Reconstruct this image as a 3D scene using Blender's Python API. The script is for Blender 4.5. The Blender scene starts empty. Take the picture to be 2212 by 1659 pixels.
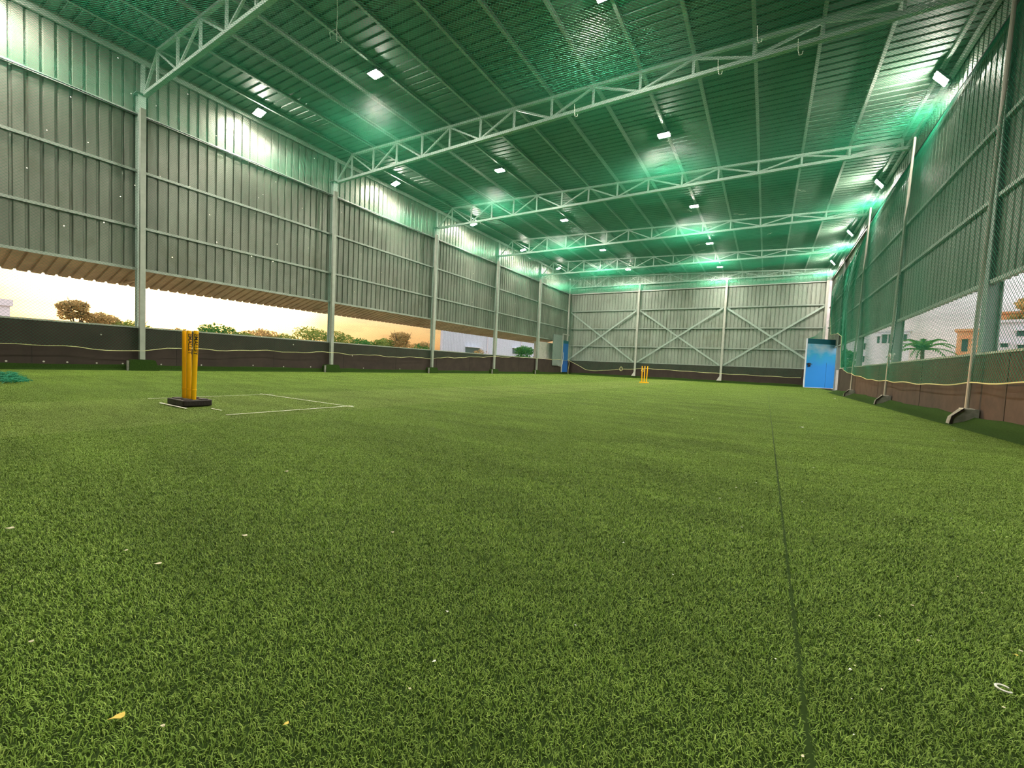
import bpy, bmesh, math, random
import numpy as np
from mathutils import Vector, Matrix
random.seed(7); np.random.seed(7)
S = bpy.context.scene
C = S.collection
PI = math.pi

# ------------------------------------------------------------------ camera
F_PX = 896.68; YAW, PITCH, ROLL, CAM_H = 0.54775, -0.04712, 0.04613, 0.5567
cam = bpy.data.cameras.new('camera'); co = bpy.data.objects.new('camera', cam); C.objects.link(co)
cam.sensor_fit = 'HORIZONTAL'; cam.sensor_width = 36.0; cam.lens = F_PX / 2212 * 36.0
cam.clip_start = 0.02; cam.clip_end = 600
cr, sr, cp, sp, cy, sy = math.cos(ROLL), math.sin(ROLL), math.cos(PITCH), math.sin(PITCH), math.cos(YAW), math.sin(YAW)
def cam_dir(u, v, w):            # camera x, y(up), forward -> world
    x = u*cr - v*sr; z = u*sr + v*cr; y = w
    Y = y*cp - z*sp; Z = y*sp + z*cp
    return Vector((x*cy - Y*sy, x*sy + Y*cy, Z))
R3 = Matrix((cam_dir(1,0,0), cam_dir(0,1,0), -cam_dir(0,0,1))).transposed()
co.matrix_world = Matrix.Translation((0,0,CAM_H)) @ R3.to_4x4()
S.camera = co

# ------------------------------------------------------------------ world, sun, exposure
SUN = Vector((-0.937, 0.345, 0.062)).normalized()
w = bpy.data.worlds.new('evening_sky'); S.world = w; w.use_nodes = True
nt = w.node_tree; nt.nodes.clear()
def N(t, kind, **kw):
    n = t.nodes.new(kind)
    for k, v in kw.items(): setattr(n, k, v)
    return n
tc = N(nt, 'ShaderNodeTexCoord')
nrm = N(nt, 'ShaderNodeVectorMath', operation='NORMALIZE'); nt.links.new(tc.outputs['Generated'], nrm.inputs[0])
dot = N(nt, 'ShaderNodeVectorMath', operation='DOT_PRODUCT'); nt.links.new(nrm.outputs[0], dot.inputs[0]); dot.inputs[1].default_value = SUN
cr1 = N(nt, 'ShaderNodeValToRGB'); nt.links.new(dot.outputs['Value'], cr1.inputs[0])
e = cr1.color_ramp.elements
e[0].position = 0.0; e[0].color = (0.96, 0.87, 0.88, 1)
e[1].position = 0.55; e[1].color = (0.95, 0.78, 0.60, 1)
a = cr1.color_ramp.elements.new(0.87); a.color = (1.05, 0.85, 0.50, 1)
a = cr1.color_ramp.elements.new(0.935); a.color = (1.4, 1.2, .75, 1)
a = cr1.color_ramp.elements.new(0.972); a.color = (2.0, 1.85, 1.2, 1)
a = cr1.color_ramp.elements.new(0.985); a.color = (5.5, 4.8, 3.0, 1)
a = cr1.color_ramp.elements.new(0.998); a.color = (10, 7.5, 4.0, 1)
sep = N(nt, 'ShaderNodeSeparateXYZ'); nt.links.new(nrm.outputs[0], sep.inputs[0])
up = N(nt, 'ShaderNodeMapRange'); nt.links.new(sep.outputs['Z'], up.inputs[0]); up.inputs[1].default_value = 0.05; up.inputs[2].default_value = 0.7
nz = N(nt, 'ShaderNodeTexNoise'); nz.inputs['Scale'].default_value = 9; nz.inputs['Detail'].default_value = 5
mpn = N(nt, 'ShaderNodeMapping'); mpn.inputs['Scale'].default_value = (1, 1, 5)
nt.links.new(nrm.outputs[0], mpn.inputs[0]); nt.links.new(mpn.outputs[0], nz.inputs[0])
cl = N(nt, 'ShaderNodeMapRange'); nt.links.new(nz.outputs[0], cl.inputs[0]); cl.inputs[1].default_value = .45; cl.inputs[2].default_value = .7; cl.inputs[3].default_value = 1.0; cl.inputs[4].default_value = 0.78
mxu = N(nt, 'ShaderNodeMix', data_type='RGBA'); nt.links.new(up.outputs[0], mxu.inputs[0]); nt.links.new(cr1.outputs[0], mxu.inputs[6]); mxu.inputs[7].default_value = (2.2, 2.1, 2.1, 1)
hr = N(nt, 'ShaderNodeValToRGB'); nt.links.new(sep.outputs['Z'], hr.inputs[0])       # dusk haze reddens towards the horizon
hr.color_ramp.elements[0].position = .02; hr.color_ramp.elements[0].color = (.80, .38, .14, 1); hr.color_ramp.elements[1].position = .13; hr.color_ramp.elements[1].color = (1, 1, 1, 1)
q0 = hr.color_ramp.elements.new(.07); q0.color = (.95, .66, .38, 1)
hm = N(nt, 'ShaderNodeMapRange'); nt.links.new(dot.outputs['Value'], hm.inputs[0]); hm.inputs[1].default_value = .2; hm.inputs[2].default_value = .9; hm.inputs[3].default_value = .22; hm.inputs[4].default_value = .85
hmx = N(nt, 'ShaderNodeMix', data_type='RGBA', blend_type='MULTIPLY'); nt.links.new(hm.outputs[0], hmx.inputs[0]); nt.links.new(mxu.outputs[2], hmx.inputs[6]); nt.links.new(hr.outputs[0], hmx.inputs[7])
vs = N(nt, 'ShaderNodeVectorMath', operation='SCALE'); nt.links.new(hmx.outputs[2], vs.inputs[0]); nt.links.new(cl.outputs[0], vs.inputs['Scale'])
bg = N(nt, 'ShaderNodeBackground'); nt.links.new(vs.outputs[0], bg.inputs[0]); bg.inputs[1].default_value = 1.0
wo = N(nt, 'ShaderNodeOutputWorld'); nt.links.new(bg.outputs[0], wo.inputs[0])

sl = bpy.data.lights.new('sun', 'SUN'); sl.energy = 1.8; sl.color = (1.0, 0.48, 0.16); sl.angle = math.radians(1.5)
so = bpy.data.objects.new('sun', sl); C.objects.link(so); so.location = (-40, 20, 12)
so.rotation_euler = (-SUN).to_track_quat('-Z', 'Y').to_euler()

S.view_settings.view_transform = 'Standard'; S.view_settings.look = 'None'
S.view_settings.gamma = 1.0; S.view_settings.use_curve_mapping = False
S.view_settings.exposure = 0.0
S.cycles.max_bounces = 5; S.cycles.diffuse_bounces = 3; S.cycles.glossy_bounces = 2
S.cycles.transmission_bounces = 2; S.cycles.transparent_max_bounces = 8
S.cycles.caustics_reflective = False; S.cycles.caustics_refractive = False
S.cycles.sample_clamp_indirect = 4.0
LAMP_W = 280.0
S.cycles.adaptive_threshold = 0.02; S.cycles.denoising_prefilter = 'NONE'

# ------------------------------------------------------------------ hall dimensions (metres)
XL, XR, YF, YB = -13.14, 2.82, 29.45, -6.4
XPL, XPR = -12.79, 2.47                       # inner faces of the low parapets
Y6 = [3.956, 9.145, 14.326, 19.414, 24.495]   # truss lines
ZPL, ZPR = 1.04, 1.01
ZWL, ZWR = 2.42, 2.09
ZG = 6.07
def ztop(x): return 6.855 - 0.037*x           # underside of roof sheets / truss top chord
ZB = 6.52

# ------------------------------------------------------------------ helpers
def mat(name, base=(.5,.5,.5), rough=.6, metal=0.0, spec=.5, noise=None, bump=None, emit=None):
    """noise=(scale, amount, colour2[, stretch xyz]) mixes base with colour2"""
    m = bpy.data.materials.new(name); m.use_nodes = True; t = m.node_tree
    b = t.nodes['Principled BSDF']
    b.inputs['Base Color'].default_value = (*base, 1); b.inputs['Roughness'].default_value = rough
    b.inputs['Metallic'].default_value = metal; b.inputs['Specular IOR Level'].default_value = spec
    g = None
    if noise or bump: g = N(t, 'ShaderNodeNewGeometry')
    if noise:
        mp = N(t, 'ShaderNodeMapping'); t.links.new(g.outputs['Position'], mp.inputs[0])
        if len(noise) > 3: mp.inputs['Scale'].default_value = noise[3]
        n = N(t, 'ShaderNodeTexNoise'); t.links.new(mp.outputs[0], n.inputs[0]); n.inputs['Scale'].default_value = noise[0]; n.inputs['Detail'].default_value = 6; n.inputs['Roughness'].default_value = .65
        r = N(t, 'ShaderNodeMapRange'); t.links.new(n.outputs[0], r.inputs[0]); r.inputs[1].default_value = .38; r.inputs[2].default_value = .66; r.inputs[4].default_value = noise[1]
        mx = N(t, 'ShaderNodeMix', data_type='RGBA'); t.links.new(r.outputs[0], mx.inputs[0]); mx.inputs[6].default_value = (*base, 1); mx.inputs[7].default_value = (*noise[2], 1)
        t.links.new(mx.outputs[2], b.inputs['Base Color'])
    if bump:
        n = N(t, 'ShaderNodeTexNoise'); t.links.new(g.outputs['Position'], n.inputs[0]); n.inputs['Scale'].default_value = bump[0]
        bp = N(t, 'ShaderNodeBump'); bp.inputs['Strength'].default_value = bump[1]; bp.inputs['Distance'].default_value = .01
        t.links.new(n.outputs[0], bp.inputs['Height']); t.links.new(bp.outputs[0], b.inputs['Normal'])
    if emit:
        b.inputs['Emission Color'].default_value = (*emit[0], 1); b.inputs['Emission Strength'].default_value = emit[1]
    return m

def mesh_obj(name, verts, faces, m, parent=None, loc=None, smooth=False):
    me = bpy.data.meshes.new(name); me.from_pydata([tuple(v) for v in verts], [], [tuple(f) for f in faces]); me.update()
    o = bpy.data.objects.new(name, me); C.objects.link(o)
    if m is not None: me.materials.append(m)
    if loc is not None: o.location = loc
    if parent is not None: o.parent = parent
    return o

class MB:
    def __init__(s): s.v = []; s.f = []
    def box(s, x0, x1, y0, y1, z0, z1):
        i = len(s.v)
        s.v += [(x0,y0,z0),(x1,y0,z0),(x1,y1,z0),(x0,y1,z0),(x0,y0,z1),(x1,y0,z1),(x1,y1,z1),(x0,y1,z1)]
        s.f += [(i,i+3,i+2,i+1),(i+4,i+5,i+6,i+7),(i,i+1,i+5,i+4),(i+1,i+2,i+6,i+5),(i+2,i+3,i+7,i+6),(i+3,i,i+4,i+7)]
        return s
    def bar(s, a, b, w, h, up=(0,0,1)):      # rectangular bar from a to b
        a, b = Vector(a), Vector(b); d = (b-a).normalized(); u = Vector(up)
        if abs(d.dot(u)) > .98: u = Vector((0,1,0))
        sdir = d.cross(u).normalized(); u = sdir.cross(d).normalized()
        i = len(s.v)
        for p in (a, b):
            for (p1, q1) in ((-1,-1),(1,-1),(1,1),(-1,1)): s.v.append(tuple(p + sdir*w/2*p1 + u*h/2*q1))
        s.f += [(i,i+1,i+2,i+3),(i+7,i+6,i+5,i+4)] + [(i+k, i+4+k, i+4+(k+1)%4, i+(k+1)%4) for k in range(4)]
        return s
    def tube(s, pts, r, n=8, cap=True):
        pts = [Vector(p) for p in pts]; rr = r if isinstance(r, (list, tuple)) else [r]*len(pts)
        i0 = len(s.v); prev = None
        for k, p in enumerate(pts):
            d = (pts[min(k+1, len(pts)-1)] - pts[max(k-1, 0)]).normalized()
            if prev is None:
                u = Vector((0,0,1)) if abs(d.z) < .9 else Vector((1,0,0))
                u = (u - d*u.dot(d)).normalized()
            else: u = (prev - d*prev.dot(d)).normalized()
            prev = u; v = d.cross(u)
            for j in range(n):
                t = 2*PI*j/n; s.v.append(tuple(p + (u*math.cos(t) + v*math.sin(t))*rr[k]))
        for k in range(len(pts)-1):
            for j in range(n):
                a = i0+k*n+j; b = i0+k*n+(j+1)%n; s.f.append((a, b, b+n, a+n))
        if cap: s.f.append(tuple(i0+j for j in range(n-1,-1,-1))); e0 = i0+(len(pts)-1)*n; s.f.append(tuple(e0+j for j in range(n)))
        return s
    def prism(s, poly, a, b, axis='y'):      # poly in the plane across axis, extruded a..b
        i = len(s.v); n = len(poly)
        for t in (a, b):
            for (p, q) in poly: s.v.append({'y': (p,t,q), 'x': (t,p,q), 'z': (p,q,t)}[axis])
        s.f += [tuple(i+k for k in range(n)), tuple(i+n+k for k in range(n-1,-1,-1))]
        for k in range(n): s.f.append((i+k, i+n+k, i+n+(k+1)%n, i+(k+1)%n))
        return s
    def build(s, name, m, parent=None, smooth=False):
        o = mesh_obj(name, s.v, s.f, m, parent)
        bm = bmesh.new(); bm.from_mesh(o.data); bmesh.ops.recalc_face_normals(bm, faces=bm.faces)
        if smooth:
            for fc in bm.faces: fc.smooth = True
            for ed in bm.edges: ed.smooth = len(ed.link_faces) == 2 and ed.calc_face_angle(0) < .6
        bm.to_mesh(o.data); bm.free()
        return o
def bevel(o, w, seg=2):
    md = o.modifiers.new('bevel', 'BEVEL'); md.width = w; md.segments = seg; md.limit_method = 'ANGLE'; return o
def tag(o, label=None, cat=None, group=None, kind=None):
    if label: o['label'] = label
    if cat: o['category'] = cat
    if group: o['group'] = group
    if kind: o['kind'] = kind
    return o
def empty(name, loc=(0,0,0), rz=0):
    o = bpy.data.objects.new(name, None); C.objects.link(o); o.location = loc; o.rotation_euler = (0,0,rz); o.empty_display_size = .1; return o
KIDS = {}
def par(o, p):                         # parent and remember, so trees copy fast
    o.parent = p; KIDS.setdefault(p.name, []).append(o); return o
def copy_tree(o, parent=None):
    c = o.copy(); C.objects.link(c)
    if parent is not None: par(c, parent)
    for ch in list(KIDS.get(o.name, [])): copy_tree(ch, c)
    return c
ORD = ['nearest','second nearest','third nearest','fourth nearest','fifth nearest','farthest']

# ------------------------------------------------------------------ materials
def sheet_mat(name, base, stain, rough, metal, holes=False, stretch=(1,1,.25)):
    m = mat(name, base, rough, metal, .5, noise=(1.3, .8, stain, stretch), bump=(6, .15))
    t = m.node_tree; b = t.nodes['Principled BSDF']
    g = N(t, 'ShaderNodeNewGeometry')
    # rust and water runs: tall thin streaks
    mp = N(t, 'ShaderNodeMapping'); mp.inputs['Scale'].default_value = (5, 5, .45); t.links.new(g.outputs['Position'], mp.inputs[0])
    n = N(t, 'ShaderNodeTexNoise'); n.inputs['Scale'].default_value = 1.0; n.inputs['Detail'].default_value = 4; t.links.new(mp.outputs[0], n.inputs[0])
    r = N(t, 'ShaderNodeMapRange'); t.links.new(n.outputs[0], r.inputs[0]); r.inputs[1].default_value = .62; r.inputs[2].default_value = .74; r.inputs[4].default_value = .6
    mx = N(t, 'ShaderNodeMix', data_type='RGBA'); t.links.new(r.outputs[0], mx.inputs[0])
    old = b.inputs['Base Color'].links[0].from_socket; t.links.new(old, mx.inputs[6]); mx.inputs[7].default_value = (base[0]*.42, base[1]*.38, base[2]*.30, 1)
    t.links.new(mx.outputs[2], b.inputs['Base Color'])
    n3 = N(t, 'ShaderNodeTexNoise'); n3.inputs['Scale'].default_value = .55; n3.inputs['Detail'].default_value = 8; n3.inputs['Roughness'].default_value = .7; t.links.new(g.outputs['Position'], n3.inputs[0])
    r3 = N(t, 'ShaderNodeMapRange'); t.links.new(n3.outputs[0], r3.inputs[0]); r3.inputs[1].default_value = .56; r3.inputs[2].default_value = .68; r3.inputs[4].default_value = .55
    m3 = N(t, 'ShaderNodeMix', data_type='RGBA'); t.links.new(r3.outputs[0], m3.inputs[0]); t.links.new(mx.outputs[2], m3.inputs[6]); m3.inputs[7].default_value = (base[0]*.55, base[1]*.52, base[2]*.42, 1)
    t.links.new(m3.outputs[2], b.inputs['Base Color'])
    if holes:                            # screw holes right through the sheet
        v = N(t, 'ShaderNodeTexVoronoi', voronoi_dimensions='2D'); v.inputs['Scale'].default_value = 1.05
        s1 = N(t, 'ShaderNodeSeparateXYZ'); t.links.new(g.outputs['Position'], s1.inputs[0]); c1 = N(t, 'ShaderNodeCombineXYZ')
        t.links.new(s1.outputs['Y'], c1.inputs[0]); t.links.new(s1.outputs['Z'], c1.inputs[1]); t.links.new(c1.outputs[0], v.inputs[0])
        lt = N(t, 'ShaderNodeMath', operation='LESS_THAN'); t.links.new(v.outputs['Distance'], lt.inputs[0]); lt.inputs[1].default_value = .012
        tr = N(t, 'ShaderNodeBsdfTransparent'); ms = N(t, 'ShaderNodeMixShader')
        t.links.new(lt.outputs[0], ms.inputs[0]); t.links.new(b.outputs[0], ms.inputs[1]); t.links.new(tr.outputs[0], ms.inputs[2])
        t.links.new(ms.outputs[0], t.nodes['Material Output'].inputs[0])
    return m
M = {}
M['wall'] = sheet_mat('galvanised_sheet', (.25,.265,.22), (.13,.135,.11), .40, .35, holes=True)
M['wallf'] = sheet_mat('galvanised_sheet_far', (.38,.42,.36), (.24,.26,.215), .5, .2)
M['wallr'] = sheet_mat('galvanised_sheet_shaded', (.19,.23,.18), (.11,.13,.10), .45, .25)  # same sheets as the left wall; dimness behind the net put into the colour
M['roof'] = sheet_mat('roof_sheet', (.12,.19,.14), (.08,.13,.095), .5, .05, stretch=(1,1,1))
M['awning'] = sheet_mat('awning_sheet', (.50,.33,.20), (.30,.20,.12), .6, .05, holes=False, stretch=(1,1,1))
M['steel'] = mat('pale_painted_steel', (.50,.60,.54), .45, .2, .5, noise=(3, .5, (.38,.45,.40)))
M['girt'] = mat('galvanised_rail', (.42,.47,.42), .5, .3, .5, noise=(2, .6, (.28,.31,.27)))
M['column'] = mat('grey_green_column', (.30,.36,.33), .5, .2, .5, noise=(2, .5, (.22,.26,.24)))
M['pole'] = mat('pole_paint', (.62,.62,.56), .45, .1, .5, noise=(6, .5, (.48,.46,.40)))
M['pole_r'] = mat('dull_pole_paint', (.36,.35,.30), .5, .1)
M['pole_l'] = mat('grey_green_pole', (.40,.44,.38), .5, .15, noise=(5, .6, (.28,.31,.26)))
M['net'] = mat('green_nylon', (.015,.24,.125), .6, 0, .25)
M['net_side'] = mat('side_net_nylon', (.012,.20,.11), .6, 0, .25)
M['rope'] = mat('yellow_rope', (.62,.62,.30), .8)
M['parapet'] = mat('dark_board', (.055,.04,.033), .75, 0, .3, noise=(2.2, .8, (.035,.026,.022)))
M['parapet_r'] = mat('brown_board', (.085,.060,.045), .8, 0, .3, noise=(4, .8, (.05,.036,.028)))
M['coping'] = mat('pale_coping', (.45,.47,.40), .7)
M['turf_edge'] = mat('turf_edge', (.045,.095,.018), .95, 0, .1, noise=(60, .8, (.02,.045,.008)), bump=(400, .8))
M['backing'] = mat('turf_backing', (.03,.055,.012), 1, 0, .1)
M['concrete'] = mat('concrete', (.30,.30,.26), .9, 0, .2, noise=(14, .8, (.16,.17,.14)))
M['plaster'] = mat('white_plaster', (.62,.60,.54), .9, 0, .2, noise=(2, .6, (.45,.44,.38)))
M['housing'] = mat('lamp_housing', (.08,.08,.08), .5, .3)
M['yellow'] = mat('yellow_plastic', (1.0,.53,.004), .4, 0, .35, noise=(30, .3, (.96,.45,.003)))
M['rubber'] = mat('black_rubber', (.022,.016,.014), .55, 0, .4, bump=(60, .4))
M['black'] = mat('black_print', (.03,.018,.006), .6)
M['white'] = mat('white_tape', (.75,.74,.62), .8)
M['bluedark'] = mat('teal_band', (.006,.105,.15), .5)
M['bluedoor'] = mat('blue_paint', (.02,.13,.45), .5)
M['lock'] = mat('dark_lock', (.01,.02,.03), .5)
M['scrap'] = mat('pale_scrap', (.72,.66,.46), .8)
M['scrapw'] = mat('white_scrap', (.85,.85,.78), .8)
M['scrapy'] = mat('yellow_scrap', (.80,.60,.12), .8)
M['trunk'] = mat('bark', (.10,.07,.045), .9)
M['shedw'] = mat('pale_blue_sheet', (.64,.70,.82), .6, 0, .3)
M['bwhite'] = mat('white_render', (.86,.88,.95), .8, noise=(.8, .4, (.62,.62,.70)))
M['bwhite2'] = mat('grey_white_render', (.72,.70,.78), .8)
M['borange'] = mat('terracotta_render', (.78,.36,.18), .8, noise=(1, .8, (.80,.55,.32)))
M['glass'] = mat('dark_window', (.05,.10,.10), .25)
M['ground'] = mat('earth', (.42,.34,.22), .95)

# white lens of the lamps
ml = bpy.data.materials.new('led_lens'); ml.use_nodes = True; t = ml.node_tree; t.nodes.clear()
em = N(t, 'ShaderNodeEmission'); em.inputs[0].default_value = (1.0, .93, .80, 1); em.inputs[1].default_value = LAMP_W/(PI*.28*.20)
ot = N(t, 'ShaderNodeOutputMaterial'); t.links.new(em.outputs[0], ot.inputs[0]); M['lens'] = ml

# ------------------------------------------------------------------ corrugated sheet builder
PITCH_R = 0.2126
def corrugation(u0, u1, phase=0.0, depth=.036):
    """profile (u, d): wide pans with narrow troughs that go outward"""
    pts = [(u0, 0.0)]; k = math.floor((u0-phase)/PITCH_R)
    while True:
        c = phase + k*PITCH_R; k += 1
        for du, dd in ((-.032,0),(-.016,depth),(.016,depth),(.032,0)):
            if u0 < c+du < u1: pts.append((c+du, dd))
        if c > u1: break
    pts.append((u1, 0.0)); return pts
def sheet(prof, f, rows):
    """f(u, d, r) -> xyz for each row"""
    v = []; fc = []; n = len(prof)
    for r in rows:
        for (u, d) in prof: v.append(f(u, d, r))
    for k in range(len(rows)-1):
        for j in range(n-1): a = k*n+j; fc.append((a, a+1, a+n+1, a+n))
    return v, fc

# ------------------------------------------------------------------ the setting
floor = MB().box(XL-.1, XR+.6, YB, YF+.1, -.2, 0.0).build('floor', M['backing']); tag(floor, kind='structure')
# left wall: sheets above the open strip; canopy that leans out below them; dark parapet
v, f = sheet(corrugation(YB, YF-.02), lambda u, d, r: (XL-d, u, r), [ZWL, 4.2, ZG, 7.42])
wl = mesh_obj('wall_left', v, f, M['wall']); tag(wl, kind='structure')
pr = MB().box(XL-.02, XPL, YB, YF, 0, ZPL-.03).build('parapet', M['parapet'], wl)
MB().box(XL-.04, XPL+.015, YB, 24.2, ZPL-.03, ZPL+.005).build('coping', M['coping'], wl)
v, f = sheet(corrugation(YB, 27.2), lambda u, d, r: (XL-.02-1.15*r, u, ZWL+.01-.30*r+d), [0, 1])
aw = mesh_obj('awning', v, f, M['awning'], wl)
# upright panel joints of the left parapet
for k, yy in enumerate(np.arange(-5.2, 29, 2.44)):
    MB().box(XPL-.002, XPL+.004, yy-.006, yy+.006, .13, ZPL-.04).build('panel_joint', M['rubber'], wl)
for yy, zz in ((1.78,.165),(2.28,.17),(2.62,.165),(3.08,.16),(3.52,.158),(4.24,.155),(5.1,.16),(6.4,.18),(7.3,.16),(8.2,.17),(10.3,.165),(12.1,.16),(3.15,.80),(4.9,.62),(7.6,.86),(9.8,.60)):
    MB().tube([(XPL+.001, yy, zz),(XPL+.008, yy, zz)], .017, 8).build('fixing_washer', M['plaster'], wl)
# right wall
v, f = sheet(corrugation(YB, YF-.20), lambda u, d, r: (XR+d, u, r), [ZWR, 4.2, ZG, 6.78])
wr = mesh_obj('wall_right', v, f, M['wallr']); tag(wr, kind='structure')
MB().box(XPR, XR+.05, YB, 20.9, 0, ZPR-.03).build('parapet', M['parapet_r'], wr)
MB().box(XR-.02, XR+.12, 20.9, 23.9, 0, ZPR-.03).build('parapet', M['parapet_r'], wr)
MB().box(XR-.02, XR+.12, 27.3, YF, 0, ZWR).build('parapet', M['parapet_r'], wr)
MB().box(XPR-.01, XR+.07, YB, 20.9, ZPR-.03, ZPR).build('coping', M['coping'], wr)
for yy in (4.1, 7.35, 10.6, 14.05, 17.3, 20.6):
    MB().box(XPR-.004, XPR+.002, yy-.007, yy+.007, .13, ZPR-.05).build('panel_joint', M['rubber'], wr)
# far wall
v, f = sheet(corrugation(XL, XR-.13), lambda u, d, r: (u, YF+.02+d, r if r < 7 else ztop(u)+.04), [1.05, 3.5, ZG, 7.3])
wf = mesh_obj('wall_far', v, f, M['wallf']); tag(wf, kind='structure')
MB().box(XL, XR, YF-.10, YF+.15, 0, 1.06).build('parapet', M['parapet'], wf)
# back wall (behind the photographer)
v, f = sheet(corrugation(XL, XR), lambda u, d, r: (u, YB-d, r if r < 7 else ztop(u)+.04), [0, 3.5, 7.3])
wb = mesh_obj('wall_back', v, f, M['wallf']); tag(wb, kind='structure')
# roof: ribs run across the hall, slope falls to the right
v, f = sheet(corrugation(YB-.1, YF+.3, depth=.03), lambda u, d, r: (r, u, ztop(r)+.085+d), [XL-.5, -5, XR+.5])
ce = mesh_obj('ceiling', v, f, M['roof']); tag(ce, kind='structure')
# turf turned up against the walls
def upstand(name, prof, y0, y1, axis):
    b = MB(); n = 60; i0 = 0
    for k in range(n+1):
        y = y0+(y1-y0)*k/n; wob = .012*math.sin(y*2.1)+.008*math.sin(y*5.3+1)
        for j, (p, q) in enumerate(prof):
            qq = q + (wob if j == 0 else 0)
            b.v.append((p, y, qq) if axis == 'y' else (y, p, qq))
    m = len(prof)
    for k in range(n):
        for j in range(m-1): a = k*m+j; b.f.append((a, a+1, a+m+1, a+m))
    o = mesh_obj(name, b.v, b.f, M['turf_edge']); tag(o, kind='structure'); return o
upstand('baseboard_left', [(XPL+.004,.13),(XPL+.02,.125),(XPL+.03,.04),(XPL+.07,.016),(XPL+.12,.004)], YB, YF, 'y')
upstand('baseboard_right', [(XPR-.004,.135),(XPR-.05,.13),(XPR-.14,.07),(XPR-.27,.02),(XPR-.34,.004)], YB, 20.95, 'y')
upstand('baseboard_far', [(YF-.105,.15),(YF-.12,.14),(YF-.13,.05),(YF-.17,.016),(YF-.22,.004)], XL, XR, 'x')

# rails (girts) on the walls
def girt(x0, y0, x1, y1, z, side, label):
    b = MB()
    if side in 'LR':
        s = 1 if side == 'L' else -1
        b.box(x0, x0+s*.055, y0, y1, z-.03, z-.024); b.box(x0+s*.05, x0+s*.056, y0, y1, z-.03, z+.03); b.box(x0, x0+s*.055, y0, y1, z+.024, z+.03)
    else:
        b.box(x0, x1, y0-.07, y0-.064, z-.045, z+.045); b.box(x0, x1, y0-.07, y0, z+.039, z+.045); b.box(x0, x1, y0-.07, y0, z-.045, z-.039)
    o = b.build('wall_rail', M['girt']); tag(o, label, 'rail', 'horizontal sheeting rails on the walls'); return o
for z, nm in ((ZG, 'topmost'), (4.757, 'second from top'), (3.435, 'third from top'), (ZWL+.02, 'lowest')):
    girt(XL, YB, XL, YF-.2, z, 'L', 'long horizontal steel rail on the left sheet wall, %s of four' % nm)
for z, nm in ((ZG, 'topmost'), (4.53, 'second from top'), (3.40, 'third from top'), (ZWR+.03, 'lowest')):
    girt(XR, YB, XR, YF-.3, z, 'R', 'long horizontal steel rail behind the net on the right wall, %s of four' % nm)
for z, nm in ((ZG, 'topmost'), (4.762, 'second from top'), (3.453, 'third from top'), (2.184, 'fourth from top'), (1.07, 'lowest')):
    girt(XL+.2, YF, XR-.2, YF, z, 'F', 'pale horizontal steel rail across the far end wall, %s of five' % nm)
e1 = MB().bar((XL+.06, YB, 7.30), (XL+.06, YF, 7.30), .06, .12).build('eaves_rail', M['girt'])
tag(e1, 'steel angle along the top of the left wall under the roof', 'rail')
e2 = MB().bar((XR-.06, YB, 6.68), (XR-.06, YF-.3, 6.68), .06, .12).build('eaves_rail', M['girt'])
tag(e2, 'steel angle along the top of the right wall under the roof', 'rail')

# X bracing of the far wall
def braces(x0, x1, nm):
    for (za, zb, dr, off) in ((4.70, 1.12, 'falling to the right', .085), (1.12, 4.70, 'rising to the right', .14)):
        o = MB().bar((x0, YF-off, za), (x1, YF-off, zb), .04, .10).build('cross_brace', M['steel'])
        tag(o, 'diagonal steel brace %s in the %s bay of the far wall' % (dr, nm), 'brace', 'crossed braces of the far end wall')
braces(-12.95, -8.0, 'left'); braces(-7.75, -2.6, 'middle'); braces(-2.35, 2.6, 'right')

# purlins under the roof
NODE = [-12.22 + 1.0574*k for k in range(15)]
PW = ['first','second','third','fourth','fifth','sixth','seventh','eighth','ninth','tenth','eleventh','twelfth','thirteenth','fourteenth','fifteenth']
pm = None
for k, x in enumerate(NODE):
    b = MB(); b.box(-.03, .03, YB, YF, .0, .004); b.box(-.03, -.026, YB, YF, 0, .08); b.box(-.03, .03, YB, YF, .076, .08)
    o = b.build('roof_purlin', M['girt']) if pm is None else pm.copy()
    if pm is None: pm = o
    else: C.objects.link(o)
    o.location = (x, 0, ztop(x)+.005)
    tag(o, 'thin steel purlin running away under the roof, %s from the left wall' % PW[k], 'purlin', 'roof purlins')

# trusses
def make_truss():
    r = empty('roof_truss')
    par(MB().bar((XL+.12, 0, ZB), (XR-.10, 0, ZB-.02), .09, .075).build('bottom_chord', M['steel']), r)
    par(MB().bar((NODE[0], 0, ztop(NODE[0])-.03), (NODE[-1], 0, ztop(NODE[-1])-.03), .07, .06).build('top_chord', M['steel']), r)
    par(MB().bar((XL+.14, 0, ZB+.02), (NODE[0], 0, ztop(NODE[0])-.04), .045, .045).build('end_diagonal', M['steel']), r)
    par(MB().bar((XL+.05, 0, ZB+.02), (XL+.05, 0, 7.30), .07, .07).build('end_post', M['steel']), r)
    for k, x in enumerate(NODE):
        par(MB().bar((x, 0, ZB+.03), (x, 0, ztop(x)-.04), .045, .045).build('vertical_strut', M['steel']), r)
    for k in range(14):
        a, b = NODE[k], NODE[k+1]
        if k % 2 == 0: p, q = (a, 0, ztop(a)-.05), (b-.04, 0, ZB+.03)
        else: p, q = (a+.04, 0, ZB+.03), (b, 0, ztop(b)-.05)
        par(MB().bar(p, q, .04, .04).build('web_diagonal', M['steel']), r)
    return r
tr0 = make_truss(); tr0.location = (0, Y6[0], 0)
tag(tr0, 'pale steel roof truss cut by the top edge of the picture, nearest to the viewer', 'truss', 'roof trusses')
TL = ['pale steel lattice truss, second nearest, meeting the right side near the top corner','pale steel lattice truss, third nearest, halfway down the hall','pale steel lattice truss, fourth nearest','pale steel lattice truss, second farthest, just before the far wall']
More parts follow.
